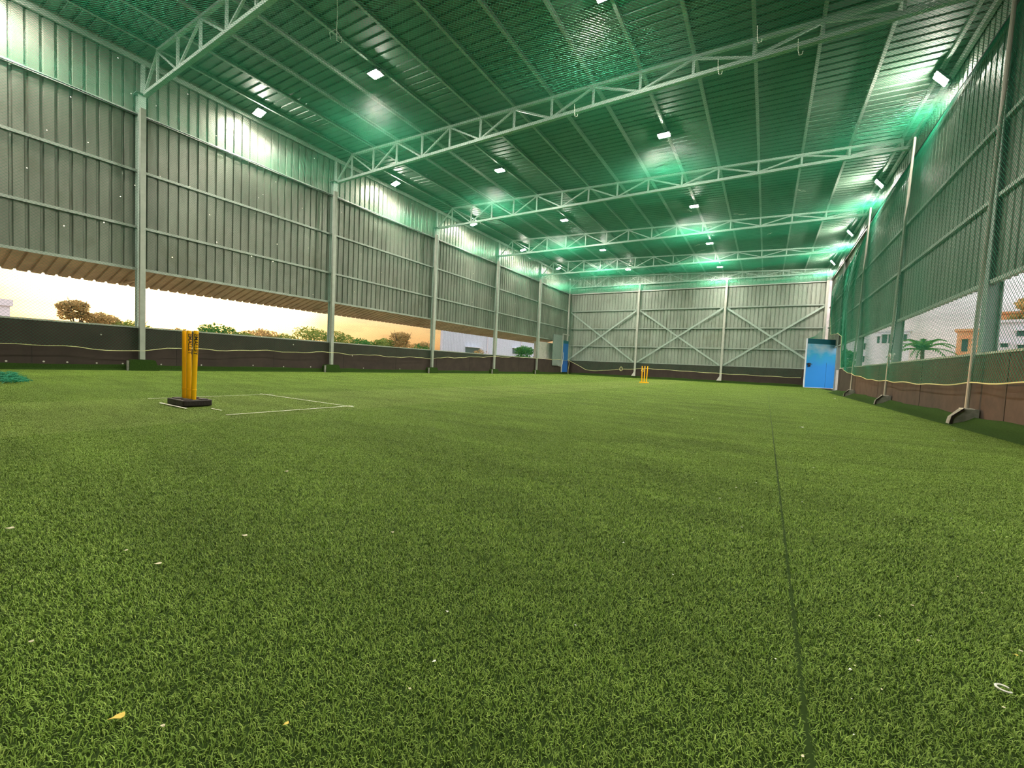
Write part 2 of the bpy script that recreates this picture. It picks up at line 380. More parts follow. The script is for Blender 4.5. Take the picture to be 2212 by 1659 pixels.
for k, y in enumerate(Y6[1:]+[YF-.2]):
    c = copy_tree(tr0); c.location = (0, y, 0)
    tag(c, TL[k] if k < 4 else 'farthest pale steel truss, close against the far end wall', 'truss', 'roof trusses')
c = copy_tree(tr0); c.location = (0, Y6[0]-5.18, 0)
bpy.data.objects.remove  # (the bay behind the viewer keeps its truss)
tag(c, 'pale steel roof truss over the viewer, out of the picture', 'truss', 'roof trusses')

# columns
def make_column(side):
    r = empty('steel_column'); s = 1 if side == 'L' else -1
    x0 = 0.0; b = MB(); z0, z1 = (.25, ZB-.02) if side == 'L' else (ZPR-.02, ZB-.05)
    b.box(s*.01, s*.022, -.07, .07, z0, z1); b.box(s*.17, s*.182, -.075, .075, z0, z1); b.box(s*.022, s*.17, -.005, .005, z0, z1)
    par(b.build('column_shaft', M['column'] if side == 'R' else M['steel']), r)
    par(MB().box(0, s*.24, -.12, .12, z1, z1+.014).box(s*.02, s*.17, -.006, .006, z1-.12, z1).build('cap_plate', M['column']), r)
    if side == 'L':
        par(MB().bar((-.05,0,ZWL-.22), (-.95,0,ZWL-.24), .04, .05).build('awning_arm', M['awning']), r)
    return r
cl0 = make_column('L'); cl0.location = (XL, Y6[0]-.05, 0)
tag(cl0, 'pale steel column on the left wall, nearest of five', 'column', 'steel columns of the side walls')
for k, y in enumerate(Y6[1:]):
    c = copy_tree(cl0); c.location = (XL, y-.07, 0)
    tag(c, 'pale steel column on the left wall, %s of five' % ['second nearest','middle one','second farthest','farthest'][k], 'column', 'steel columns of the side walls')
cr0 = make_column('R'); cr0.location = (XR+.11, Y6[0], 0)
tag(cr0, 'steel column of the right wall beside the viewer, beyond the picture edge', 'column', 'steel columns of the side walls')
for k, y in enumerate(Y6[1:]):
    c = copy_tree(cr0); c.location = (XR+.11, y, 0)
    tag(c, 'wide grey-green steel column behind the net on the right wall, %s of four' % ['nearest','second nearest','third nearest','farthest'][k], 'column', 'steel columns of the side walls')
def end_post(x, y, label, foot=True):
    r = empty('end_wall_post', (x, y, 0)); tag(r, label, 'post', 'posts of the far end wall')
    par(MB().box(-.06,.06,-.05,.05,.22,ZB-.02).build('post_shaft', M['pole']), r)
    if foot: par(MB().prism([(-.06,.42),(.06,.42),(.06,.14),(-.22,.14)], -.06, .06).build('flared_foot', M['pole']), r)
end_post(-7.83, YF-.28, 'white upright post on the far wall, left of the two with a flared foot')
end_post(-2.45, YF-.28, 'white upright post on the far wall, right of the two with a flared foot')
end_post(XL+.12, YF-.30, 'pale corner post where the left wall meets the far wall', False)
end_post(XR-.20, YF-.28, 'pale corner post at the right end of the far wall', False)

# net poles standing on footings
def left_pole(y, k):
    x = -12.66
    r = empty('net_pole', (x, y, 0)); tag(r, 'slim pale pole on a turf-covered footing at the left parapet, %s of five' % (['nearest','second nearest','middle one','second farthest','farthest'][k]), 'pole', 'net poles along the side walls')
    par(MB().box(-.045,.045,-.05,.05,.27,ZG-.02).build('pole_shaft', M['pole_l']), r)
    q = empty('footing', (x, y, 0)); tag(q, 'footing wrapped in dark turf under the left pole, %s of five' % (['nearest','second nearest','middle one','second farthest','farthest'][k]), 'footing', 'turf-wrapped footings on the left')
    b = MB().prism([(-.27,0),(.30,0),(.22,.24),(.18,.262),(-.20,.262),(-.25,.2)], -.125, .14, 'x').build('turf_wrap', M['turf_edge']); par(b, q)
    par(MB().box(.06,.12,-.30,-.265,0,.24).build('bare_edge', M['concrete']), q)
LP = [3.83, 8.86, 13.86, 18.78, 23.68]
for k, y in enumerate(LP): left_pole(y, k)
def right_pole(y, lean, k):
    x = 2.36; nm = ['nearest','middle','farthest'][k]
    r = empty('net_pole', (x, y, 0)); tag(r, 'slim pole on a wedge footing behind the right net, %s of three' % nm, 'pole', 'net poles along the side walls')
    par(MB().tube([(0,0,.245),(lean, 0, ZG-.05)], .024, 10).build('pole_shaft', M['pole_r'], smooth=True), r)
    par(MB().box(-.055,.06,-.075,.075,.232,.245).build('base_plate', M['pole']), r)
    q = empty('footing', (x, y, 0)); tag(q, 'grey concrete wedge footing at the right parapet, %s of three' % nm, 'footing', 'wedge footings on the right')
    par(MB().prism([(-.17,.02),(.10,.02),(.10,.232),(-.055,.232),(-.155,.11)], -.085, .085).build('concrete_wedge', M['concrete']), q)
    par(MB().prism([(-.185,.02),(-.155,.02),(-.145,.11),(-.05,.225),(-.05,.25),(-.165,.13)], -.10, -.085).build('dark_edge', M['rubber']), q)
for k, (y, l) in enumerate(((8.07,.08),(12.67,.13),(17.2,.12))): right_pole(y, l, k)

# masonry and small panel at the far left, exterior side
o = MB().box(XL-.35, XL-.06, 24.75, 27.2, ZPL, ZWL-.22).build('masonry_infill', M['plaster']); tag(o, 'whitewashed masonry block filling the opening near the far left corner', 'wall block')
o = MB().box(XPL+.03, XPL+.07, 26.1, 27.55, .62, 2.80).build('cover_panel', M['column']); tag(o, 'tall grey-green panel beside the blue door in the far left corner', 'panel')
# door_2: narrow blue door in the left corner
d2 = empty('door_2', (XPL+.03, 28.2, 0)); tag(d2, kind='structure')
par(MB().box(0,.05,-.50,.46,.17,2.26).build('door_panel', M['bluedoor']), d2)
par(MB().box(0,.052,-.50,.46,2.26,2.47).build('dark_header', M['bluedark']), d2)
par(MB().box(.0,.07,-.58,-.52,.15,2.95).box(.0,.07,-.58,.52,2.90,2.96).build('door_frame', M['pole']), d2)
# door_1: sky-blue sheet door standing open at the right
md = mat('sky_blue_paint', (.005,.25,.78), .35, 0, .5); t = md.node_tree; bs = t.nodes['Principled BSDF']
tcn = N(t, 'ShaderNodeTexCoord'); mp = N(t, 'ShaderNodeMapping'); mp.inputs['Scale'].default_value = (1, 1, 1.6); t.links.new(tcn.outputs['Object'], mp.inputs[0])
n1 = N(t, 'ShaderNodeTexNoise'); n1.inputs['Scale'].default_value = 1.7; n1.inputs['Detail'].default_value = 7; t.links.new(mp.outputs[0], n1.inputs[0])
sz = N(t, 'ShaderNodeSeparateXYZ'); t.links.new(tcn.outputs['Object'], sz.inputs[0])
hz = N(t, 'ShaderNodeMapRange'); t.links.new(sz.outputs['Z'], hz.inputs[0]); hz.inputs[1].default_value = .95; hz.inputs[2].default_value = 2.1
mulc = N(t, 'ShaderNodeMath', operation='MULTIPLY'); t.links.new(n1.outputs[0], mulc.inputs[0]); t.links.new(hz.outputs[0], mulc.inputs[1])
rp = N(t, 'ShaderNodeValToRGB'); t.links.new(mulc.outputs[0], rp.inputs[0]); rp.color_ramp.elements[0].position = .08; rp.color_ramp.elements[0].color = (.004,.30,.90,1)
rp.color_ramp.elements[1].position = .62; rp.color_ramp.elements[1].color = (.34,.58,.78,1); q = rp.color_ramp.elements.new(.30); q.color = (.008,.40,.76,1)
t.links.new(rp.outputs[0], bs.inputs['Base Color']); M['skydoor'] = md
A = Vector((1.62, 25.0, 0)); B = Vector((2.86, 25.9, 0)); dv = (B-A); ang = math.atan2(dv.y, dv.x); Wd = dv.length
d1 = empty('door_1', A, ang); tag(d1, kind='structure')
par(MB().box(0, Wd, -.02, .02, .11, 2.25).build('door_leaf', M['skydoor']), d1)
par(MB().box(0, Wd, -.022, .022, 2.25, 2.50).build('teal_band', M['bluedark']), d1)
par(MB().box(-.035, 0, -.03, .03, .10, 2.50).box(0, Wd, -.03, .03, .085, .11).build('leaf_frame', M['shedw']), d1)
hb = MB().box(.02,.30,-.05,-.02,1.24,1.27).box(.08,.20,-.07,-.02,1.19,1.30).box(.09,.12,-.06,-.02,1.10,1.22).box(.18,.21,-.06,-.02,1.12,1.22)
par(hb.build('door_bolt', M['lock']), d1)
par(MB().box(Wd*.70, Wd*.70+.006, -.024, -.02, .12, 1.35).build('sheet_seam', M['lock']), d1)
par(MB().box(Wd+.04, Wd+.20, -.07, .05, .0, 2.42).build('door_jamb', M['pole']), d1)

# ------------------------------------------------------------------ nets
def strand_mesh(polys, r):
    """polys: list of (P[n,3], Nrm[n,3]) arrays -> 3-sided tubes in one mesh"""
    V = []; Fq = []; base = 0
    for P, Nn in polys:
        n = len(P)
        if n < 2: continue
        T = np.empty_like(P); T[1:-1] = P[2:]-P[:-2]; T[0] = P[1]-P[0]; T[-1] = P[-1]-P[-2]
        T /= np.linalg.norm(T, axis=1)[:,None]+1e-12
        B_ = np.cross(T, Nn); B_ /= np.linalg.norm(B_, axis=1)[:,None]+1e-12
        N2 = np.cross(B_, T)
        ring = np.stack([P+N2*r, P-N2*r*.5+B_*r*.866, P-N2*r*.5-B_*r*.866], 1).reshape(-1,3)
        V.append(ring); k = np.arange(n-1)*3+base
        for j in range(3):
            j2 = (j+1)%3; Fq.append(np.stack([k+j, k+j2, k+3+j2, k+3+j], 1))
        base += 3*n
    return np.concatenate(V), np.concatenate(Fq)
def big_mesh(name, V, Fq, m):
    me = bpy.data.meshes.new(name); me.vertices.add(len(V)); me.vertices.foreach_set('co', V.astype(np.float32).ravel())
    me.loops.add(len(Fq)*4); me.loops.foreach_set('vertex_index', Fq.astype(np.int32).ravel())
    me.polygons.add(len(Fq)); me.polygons.foreach_set('loop_start', np.arange(len(Fq), dtype=np.int32)*4)
    me.update(calc_edges=True); me.materials.append(m)
    o = bpy.data.objects.new(name, me); C.objects.link(o); return o
def net(name, u0, u1, v0, v1, f, nrm, r=.0016, sp=.045, seg=.4, m='net_side'):
    """diamond net over the rectangle u,v; f maps arrays (u,v) to xyz"""
    polys = []; step = sp*math.sqrt(2)
    for sgn in (1, -1):
        lo = (v0 - u1) if sgn == 1 else (v0 + u0); hi = (v1 - u0) if sgn == 1 else (v1 + u1)
        for c in np.arange(lo+step/2, hi, step):
            # v = sgn*u + c
            if sgn == 1: ua, ub = max(u0, v0-c), min(u1, v1-c)
            else: ua, ub = max(u0, c-v1), min(u1, c-v0)
            if ub-ua < .01: continue
            n = max(2, int((ub-ua)/seg*1.414)+2)
            u = np.linspace(ua, ub, n); vv = sgn*u + c
            P = f(u, vv); polys.append((P, np.tile(np.array(nrm, float), (n,1))))
    V, Fq = strand_mesh(polys, r); return big_mesh(name, V, Fq, M[m])
def nse(a, b): return np.sin(a*.9+.4)*np.cos(b*.7+1.1)+.5*np.sin(a*2.1+b*1.3)
YL0, YL1 = -1.2, 29.15
def sagz(x, y):
    edge = np.clip(np.minimum(np.minimum((x+12.98)/1.5, (2.72-x)/1.5), (29.2-y)/1.5), 0, 1)
    return ZG + edge*(.04*nse(x, y) - .10*np.abs(np.sin((y-3.956)*PI/5.15))*(.4+.6*np.abs(np.sin((x+13.1)*PI/5.2))))
cn = net('ceiling_net', XL+.08, XR-.08, YL0, YL1+.15, lambda u, v: np.stack([u, v, sagz(u, v)], 1), (0,0,1), r=.0026, seg=.5, m='net')
tag(cn, 'green diamond-mesh safety net stretched flat under the roof trusses', 'net')
LR = np.array([[-2,.55],[1.7,.52],[2.7,.48],[3.4,.46],[4.7,.57],[7,.62],[8.8,.67],[11.1,.64],[13.7,.66],[18.4,.92],[22,1.02],[29.2,1.05]])
RRp = np.array([[-2,.6],[6.5,.61],[7.9,.59],[9.5,.54],[14.5,.59],[17,.74],[20,.94],[21.0,1.05],[21.6,2.3],[23.5,2.62],[25.9,2.75],[26.9,3.85]])
def lbot(y): return np.interp(y, LR[:,0], LR[:,1]) + .02*np.sin(y*3.1) + .012*np.sin(y*7.7)
def rbot(y): return np.interp(y, RRp[:,0], RRp[:,1]) + .012*np.sin(y*4.1)
FR = np.array([[-12.9,1.12],[-12.2,.8],[-11.4,.42],[-10.6,.36],[-8.9,.56],[-6.9,.70],[-2.4,.58],[1.9,.54]])
def fbot(x): return np.interp(x, FR[:,0], FR[:,1]) + .012*np.sin(x*4.1)
def left_f(u, v):                     # u = y, v = 0..5.5 down from the top
    t = v/5.5; x = XL+.10 + .40*np.clip(t*3, 0, 1)**.5 + .03*nse(u, v*1.5)*np.clip(t*4,0,1)
    return np.stack([x, u, ZG + (lbot(u)-ZG)*t], 1)
ln = net('left_side_net', YL0, YL1, 0, 5.5, left_f, (1,0,0), r=.0014, seg=.6)
tag(ln, 'green diamond-mesh net hanging in front of the left sheet wall', 'net')
def right_f(u, v):
    t = v/5.5; x = XR-.08 - .36*np.clip(t*2.2, 0, 1)**.6 - .05*np.clip(t*4,0,1)*(nse(u*1.3, v)*.5+.5) - .08*np.clip((6-u)/6,0,1) + .26*np.clip((u-18)/5,0,1)
    return np.stack([x, u, ZG + (rbot(u)-ZG)*t], 1)
rn = net('right_side_net', YL0, 26.9, 0, 5.5, right_f, (-1,0,0), r=.0021, seg=.5)
tag(rn, 'green diamond-mesh net hanging along the right wall over the open strip', 'net')
def far_f(u, v):
    t = v/5.5; return np.stack([u, YF-.40+.03*nse(u*1.4, v), ZG + (fbot(u)-ZG)*t], 1)
fn = net('far_side_net', -12.95, 1.75, 0, 5.5, far_f, (0,-1,0), r=.0019, seg=.6)
tag(fn, 'green net hanging in front of the far end wall', 'net')
def flap_f(u, v):                     # slack corner of net pulled to the top of the open door
    # u = 0 along the wall end (A above C), u = 1 at the outer top corner of the door (B)
    a_ = np.array([2.62, 26.8, 3.85]); c_ = np.array([2.80, 25.95, 2.51]); b2 = np.array([1.64, 25.05, 2.51])
    top = a_ + (b2-a_)*u[:,None]; top[:,2] -= .30*np.sin(PI*u); low = c_ + (b2-c_)*u[:,None]
    P_ = top + (low-top)*v[:,None]; x, y, z = P_[:,0], P_[:,1], P_[:,2]
    return np.stack([x, y, z], 1)
polys = []
for k in range(36):
    c = -1+2*k/35*1.0
    for sg in (1,-1):
        u = np.linspace(0, 1, 14); v_ = c + sg*u if sg == 1 else c+1 - u
        ok = (v_ >= 0) & (v_ <= 1)
        if ok.sum() > 1: polys.append((flap_f(u[ok], v_[ok]), np.tile(np.array([0,-1.,0]), (ok.sum(),1))))
V, Fq = strand_mesh(polys, .0022); fl = big_mesh('net_flap', V, Fq, M['net'])
tag(fl, 'slack corner of green net drawn down to the top of the blue door', 'net')
def rope(name, pts, r, m, parent=None, label=None, cat=None, n=5):
    o = MB().tube(pts, r, n).build(name, m, parent, smooth=True)
    if label: tag(o, label, cat)
    return o
rope('edge_rope', [(XL+.515+.02*math.sin(y*1.7), y, float(lbot(y))) for y in np.arange(YL0, YL1, .22)], .008, M['rope'], ln)
rope('edge_rope', [(float(right_f(np.array([y]), np.array([5.5]))[0,0])-.005, y, float(rbot(y))) for y in np.arange(YL0, 26.9, .2)], .0085, M['rope'], rn)
rope('edge_rope', [(x, YF-.42, float(fbot(x))) for x in np.arange(-12.9, 1.75, .2)], .013, M['rope'], fn)
rope('top_rope', [(XL+.085, y, ZG-.02+.01*math.sin(y*3)) for y in np.arange(YL0, YL1, .4)], .010, M['lock'], ln)
rope('top_rope', [(XR-.085, y, ZG-.02) for y in np.arange(YL0, YL1, .5)], .014, M['lock'], rn)
# coils of loose rope
def coil(x, y, z, rad, turns, nrm, label, m=None):
    pts = []
    for k in range(int(turns*18)+1):
        t = 2*PI*k/18; rr = rad*(1+.12*math.sin(t*1.37))
        a_, b_ = rr*math.cos(t)*.8, rr*math.sin(t)
        pts.append((x+a_, y+.004*k/4, z+b_) if nrm == 'y' else (x+.002*k, y+a_, z+b_))
    return rope('rope_coil', pts, .012, m or M['rope'], None, label, 'rope')
coil(-8.75, YF-.48, .60, .13, 1.8, 'y', 'loose yellow loop of rope left of the left white post on the far wall')
coil(-7.25, YF-.48, .56, .10, 1.6, 'y', 'small loop of rope just behind the far yellow stumps')
coil(2.33, 12.40, 1.12, .06, 2.4, 'x', 'knotted coil of cord tied at the second right pole above the parapet', M['pole'])
rope('hanging_cord', [(2.40, 12.45, 2.95),(2.405, 12.44, 2.2),(2.39, 12.43, 1.6),(2.36,12.42,1.2)], .008, M['lock'], None, 'thin cord hanging by the second pole on the right', 'cord')
rope('tied_rope', [(-12.75,28.9,1.12),(-12.65,28.85,.8),(-12.72,28.85,.3),(-12.70,28.80,.06),(-12.6,28.7,.02)], .014, M['rope'], None, 'loose rope end dangling beside the narrow blue door', 'rope')
rope('tied_rope', [(-12.62,26.4,1.0),(-12.60,26.8,.62),(-12.60,27.2,.55),(-12.60,27.5,.75),(-12.60,27.62,1.3),(-12.61,27.62,1.6)], .014, M['pole'], None, 'pale rope looped from the panel to the narrow blue door', 'rope')
rope('roof_cable', [(-7.0,4.83,7.05),(-7.28,5.04,6.95),(-7.38,5.1,6.75),(-7.45,5.16,6.62),(-7.40,5.22,6.60),(-7.36,5.2,6.66),(-7.42,5.1,6.78),(-7.52,5.05,6.72),(-7.53,5.08,6.62)], .007, M['pole'], None, 'looped white cable dangling under the roof near the top edge', 'cable')
for k, (x, y) in enumerate(((-1.12,8.57),(-.49,8.05),(-3.96,8.58),(.10,8.67))):
    z = 6.02; rope('wire_hook', [(x,y,z+.30),(x+.01,y,z+.1),(x+.03,y+.01,z+.02),(x+.07,y+.02,z+.03),(x+.08,y+.02,z+.08)], .006, M['white'], None,
         'small white wire hook hanging at the second nearest truss, %s from the left' % ['second','third','first','fourth'][k], 'hook')
for k in range(9):
    x = random.uniform(-3, 2.3); y = random.uniform(14, 27); z = float(sagz(np.array([x]), np.array([y]))[0])+.012
    pts = [(x+.09*j*math.cos(k), y+.05*j, z+.015*math.sin(j*2+k)) for j in range(5)]
    o = rope('fibre_scrap', pts, .006, M['white'], None, 'pale fibre scrap caught on the ceiling net', 'scrap', 4); o['group'] = 'fibre scraps on the ceiling net'

# ------------------------------------------------------------------ floodlights
def make_lamp():
    r = empty('floodlight')
    hs = MB().box(-.16,.16,-.13,.13,-.012,.028).build('housing', M['housing']); bevel(hs, .008); par(hs, r)
    lb = MB(); lb.box(-.14,.14,-.10,.10,-.022,-.0125); lb.f.pop(1); ls = lb.build('lens', M['lens']); par(ls, r)
    bk = MB().box(-.175,-.165,-.015,.015,-.01,.075).box(.165,.175,-.015,.015,-.01,.075).box(-.175,.175,-.015,.015,.07,.08).build('bracket', M['housing']); par(bk, r)
    for j in range(6): 
        fn_ = MB().box(-.13,.13,-.10+.038*j,-.095+.038*j,.028,.05).build('cooling_fin', M['housing']); par(fn_, r)
    return r
lm0 = make_lamp()
ROWS = [('left-wall', -12.5, [6.31,11.3,16.25,21.05,25.9], 7.235, 0.25), ('second', -8.10, [6.62,11.85,17.1,22.2,27.15], 7.08, 0.0),
        ('third', -2.74, [6.90,11.7,17.15,22.3,27.4], 6.87, 0.0), ('right-wall', 2.58, [11.55,16.8,21.95,27.15], 6.60, 0.9)]
first = True
for nm, x, ys, z, tilt in ROWS:
    for k, y in enumerate(ys):
        c = lm0 if first else copy_tree(lm0); first = False
        c.location = (x, y, z); c.rotation_euler = (0, tilt if nm == 'right-wall' else -tilt, PI/2 if nm == 'right-wall' and False else 0)
        n = len(ys)
        tag(c, 'lit floodlight under the roof, %s of %d, %s row' % ((['nearest','second nearest','middle','second farthest','farthest'] if n == 5 else ['nearest','second nearest','second farthest','farthest'])[k], n, nm if 'wall' in nm else nm + ' from left wall'), 'floodlight', 'LED floodlights under the roof')

for x, z in ((-12.5,7.235),(-8.1,7.08),(-2.74,6.87),(2.58,6.62)):        # the bay beside the viewer is lit as well
    c = copy_tree(lm0); c.location = (x, 1.45, z); c.rotation_euler = (0,0,0)
    tag(c, 'lit floodlight over the viewer, above the picture', 'floodlight', 'LED floodlights under the roof')

# ------------------------------------------------------------------ wickets
def stump_profile(r, H): return [(0,0,0),(0,0,.02),(0,0,.10),(0,0,.101),(0,0,.115),(0,0,.116),(0,0,H-.03),(0,0,H-.008),(0,0,H)]
def make_stump(r, H, ring=True):
    rr = [r*.92, r, r, r*1.12, r*1.12, r*.98, r*.98, r*.96, r*.75]
    return MB().tube(stump_profile(r, H), rr, 20).build('stump', M['yellow'], smooth=True)
wk = empty('wicket', (-4.86, 1.835, .012)); tag(wk, 'near yellow cricket stumps with black lettering on a black rubber base', 'wicket', 'cricket wickets')
base = empty('rubber_base'); par(base, wk)
bo = MB().prism([(-.19,-.10),(-.19,.115),(-.175,.13),(.175,.13),(.19,.115),(.19,-.10),(.175,-.115),(-.175,-.115)], 0, .058, 'z').build('base_block', M['rubber'])
bevel(bo, .008); par(bo, base)
bo2 = MB()
for sx in (-1,1):
    for sy in (-1,1): bo2.box(sx*.10-.055, sx*.10+.055, sy*.065-.03+.01, sy*.065+.03+.01, .056, .066)
par(bevel(bo2.build('base_ridges', M['rubber']), .004), base)
LTXT = 'EMALLET'
def letters(parent, rad, H, face):
    """raised print running down the stump: text rotated so that it reads downwards, wrapped on the round face"""
    cu = bpy.data.curves.new('lettering', 'FONT'); cu.body = LTXT; cu.size = .052; cu.align_x = 'LEFT'; cu.align_y = 'CENTER'; cu.offset = .0012
    cu.resolution_u = 2; cu.space_character = 1.0
    tmp = bpy.data.objects.new('lettering', cu); C.objects.link(tmp)
    dg = bpy.context.evaluated_depsgraph_get(); me = bpy.data.meshes.new_from_object(tmp.evaluated_get(dg)); bpy.data.objects.remove(tmp)
    bm = bmesh.new(); bm.from_mesh(me)
    bmesh.ops.triangulate(bm, faces=bm.faces)
    bmesh.ops.subdivide_edges(bm, edges=[e_ for e_ in bm.edges if e_.calc_length() > .008], cuts=2)
    L = max(v_.co.x for v_ in bm.verts)
    sc = .205/L
    for v_ in bm.verts:
        s_, t_ = v_.co.x*sc, v_.co.y*.85
        a_ = face + t_/rad*1.0
        v_.co = Vector(((rad+.0006)*math.cos(a_), (rad+.0006)*math.sin(a_), H-.028-s_))
    bm.to_mesh(me); bm.free(); me.materials.append(M['black'])
    o = bpy.data.objects.new('lettering', me); C.objects.link(o); par(o, parent); o['label'] = 'black printed lettering'
face = math.atan2(-1.835, 4.86)
for k, (dx, lean) in enumerate(((-.095, -.022), (.002, -.018), (.098, .065))):
    s_ = make_stump(.0215, .685); s_.location = (dx, 0, .045); s_.rotation_euler = (0, 0, 0)
    # lean sideways as seen in the photo
    s_.rotation_euler = (0, lean, 0); par(s_, wk)
    if k: letters(s_, .0215, .685, face + (.05 if k == 2 else .35))
wk2 = empty('wicket', (-4.52, 18.45, .012)); tag(wk2, 'far yellow cricket stumps on a yellow base near the end wall', 'wicket', 'cricket wickets')
par(bevel(MB().box(-.19,.19,-.07,.07,0,.045).build('yellow_base', M['yellow']), .01), wk2)
for k, dx in enumerate((-.105,0,.105)):
    s_ = make_stump(.021, .70); s_.location = (dx*.95, 0, .04); s_.rotation_euler = (0, dx*.25, 0); par(s_, wk2)
# crease lines (thin white tape on the turf)
def strip(x0, x1, y0, y1, label):
    v_ = []; n = 40
    f_ = []
    for k in range(n+1):
        t_ = k/n; z_ = .0155
        if abs(x1-x0) > abs(y1-y0): p = x0+(x1-x0)*t_; v_ += [(p,y0,z_),(p,y1,z_)]
        else: p = y0+(y1-y0)*t_; v_ += [(x0,p,z_),(x1,p,z_)]
    for k in range(n): f_.append((2*k, 2*k+1, 2*k+3, 2*k+2))
    o = mesh_obj('crease_line', v_, f_, M['white']); tag(o, label, 'crease line', 'white crease lines')
strip(-3.912,-3.894,1.74,3.02,'white crease line running away from the viewer, right of the near stumps')
strip(-5.70,-3.80,2.945,2.96,'white popping crease line crossing beyond the near stumps')
strip(-5.595,-5.58,1.74,3.06,'white crease line running away, left of the near stumps')
strip(-5.12,-4.52,1.68,1.70,'white crease tape showing along the front of the near rubber base')
strip(-4.42,-4.22,1.84,1.852,'short faint piece of white crease line right of the near rubber base')
# bundle of green net on the floor at the left edge
pts = []
for k in range(420):
    a_ = random.uniform(0, 2*PI); q = random.random()**.5
    pts.append((-8.75+.45*q*math.cos(a_), 1.22+.17*q*math.sin(a_), .03+.12*(1-q*q)*random.random()))
b = MB()
for k in range(0, 400):
    p = Vector(pts[k]); d_ = Vector((random.uniform(-1,1), random.uniform(-1,1), random.uniform(-.35,.35)))*.06
    b.tube([p-d_, p+Vector((0,0,.012)), p+d_], .0028, 4, False)
o = b.build('net_bundle', M['net']); tag(o, 'small heap of spare green net on the turf at the left edge', 'net')

# scraps on the turf
sc = [(-0.78,0.21,18,'y'),(-0.57,0.34,9,'y'),(0.37,5.56,8,'w'),(-1.85,0.26,9,'p'),(-1.43,0.4,5,'p'),(-1.28,0.42,9,'p'),(-0.97,0.91,6,'p'),(-0.56,0.69,6,'w'),(-0.48,0.56,7,'w'),(-0.47,0.49,6,'p'),(-0.31,0.81,4,'w'),(-0.35,1.29,5,'w'),(0.05,0.94,5,'w'),(0.08,0.72,9,'p'),(0.34,1.37,9,'p'),(0.26,1.26,6,'p'),(0.26,1.22,4,'p'),(0.31,1.19,9,'p'),(0.34,1.23,4,'w'),(0.17,0.99,9,'w'),(0.18,1.01,5,'p'),(0.21,0.96,7,'p'),(0.16,0.9,4,'w'),(0.38,1.03,9,'p'),(0.47,1.25,11,'y'),(0.485,1.275,11,'p'),(0.5,1.66,5,'p'),(0.52,1.57,6,'p'),(-0.09,2.27,4,'w'),(-0.01,2.44,4,'w'),(-0.14,2.02,5,'w'),(0.17,2.21,4,'w'),(0.28,3.11,4,'w'),(-0.04,1.69,4,'w'),(-1.29,0.63,9,'p'),(0.77,2.28,4,'w'),(0.68,2.37,4,'w'),(-0.18,1.17,4,'w'),(0.47,2.19,4,'w'),(-1.87,1.09,6,'p'),(-0.71,5.28,4,'w'),(1.61,5.74,5,'w'),(1.69,14.78,5,'w'),(0.15,0.81,5,'w'),(-1.11,0.18,7,'p'),(-0.71,0.24,7,'p')]
SPEC = {0:'yellow leaf scrap, the largest, lying near the lower left corner of the turf', 1:'small yellow scrap on the turf near the bottom edge, left of centre', 2:'white oval scrap right of the seam in the middle distance', 13:'pale scrap on the seam at the bottom edge', 14:'thin pale splinter on the turf at the lower right', 24:'large yellowish scrap at the right edge of the turf', 25:'pale scrap beside the yellowish one at the right edge', 42:'white scrap on the turf before the open blue door'}
base_s = {}
for k, (x, y, px, kd) in enumerate(sc):
    depth = abs(-x*sy + y*cy)*cp + .03; depth = math.hypot(depth, .3)
    size = px/F_PX*depth
    if kd not in base_s:
        rng = random.Random(k+3); ring = [(math.cos(t_)*.5*rng.uniform(.7,1.1), math.sin(t_)*.28*rng.uniform(.6,1.2), .12*math.sin(t_*2)) for t_ in np.arange(0, 2*PI, PI/5)]
        n = len(ring); vs_ = [(p[0],p[1],p[2]+.10) for p in ring] + [(p[0]*.9,p[1]*.9,p[2]) for p in ring] + [(0,0,.2)]
        fs_ = [(i_, (i_+1)%n, 2*n) for i_ in range(n)] + [(i_, n+i_, n+(i_+1)%n, (i_+1)%n) for i_ in range(n)] + [tuple(range(2*n-1, n-1, -1))]
        o = mesh_obj('turf_scrap', vs_, fs_, M[{'y':'scrapy','w':'scrapw','p':'scrap'}[kd]]); base_s[kd] = o
    else: o = base_s[kd].copy(); C.objects.link(o)
    o.location = (x, y, .013); o.scale = (size, size, size*.6); o.rotation_euler = (0, 0, random.uniform(-.9,.9)+YAW)
    tag(o, SPEC.get(k, 'tiny pale scrap lying on the green turf'), 'scrap', 'tiny pale scraps scattered on the turf')
pts = [(.40+.010*math.cos(t_), 1.09+.010*math.sin(t_), .016) for t_ in np.arange(.6, 5.6, .35)]
o = rope('plastic_ring', pts, .002, M['scrapw'], None, 'open white plastic ring lying on the turf at the lower right', 'ring')

# ------------------------------------------------------------------ turf
mt = bpy.data.materials.new('turf_blades'); mt.use_nodes = True; t = mt.node_tree; b_ = t.nodes['Principled BSDF']
at_ = N(t, 'ShaderNodeAttribute', attribute_name='tint'); g = N(t, 'ShaderNodeNewGeometry')
rp = N(t, 'ShaderNodeValToRGB'); t.links.new(at_.outputs['Fac'], rp.inputs[0])
rp.color_ramp.elements[0].color = (.115,.21,.020,1); rp.color_ramp.elements[1].color = (.42,.55,.12,1)
q = rp.color_ramp.elements.new(.55); q.color = (.225,.355,.058,1)
n1 = N(t, 'ShaderNodeTexNoise'); n1.inputs['Scale'].default_value = 1.1; n1.inputs['Detail'].default_value = 5; n1.inputs['Roughness'].default_value = .7
mp = N(t, 'ShaderNodeMapping'); mp.inputs['Scale'].default_value = (.7, 2.2, 1); t.links.new(g.outputs['Position'], mp.inputs[0]); t.links.new(mp.outputs[0], n1.inputs[0])
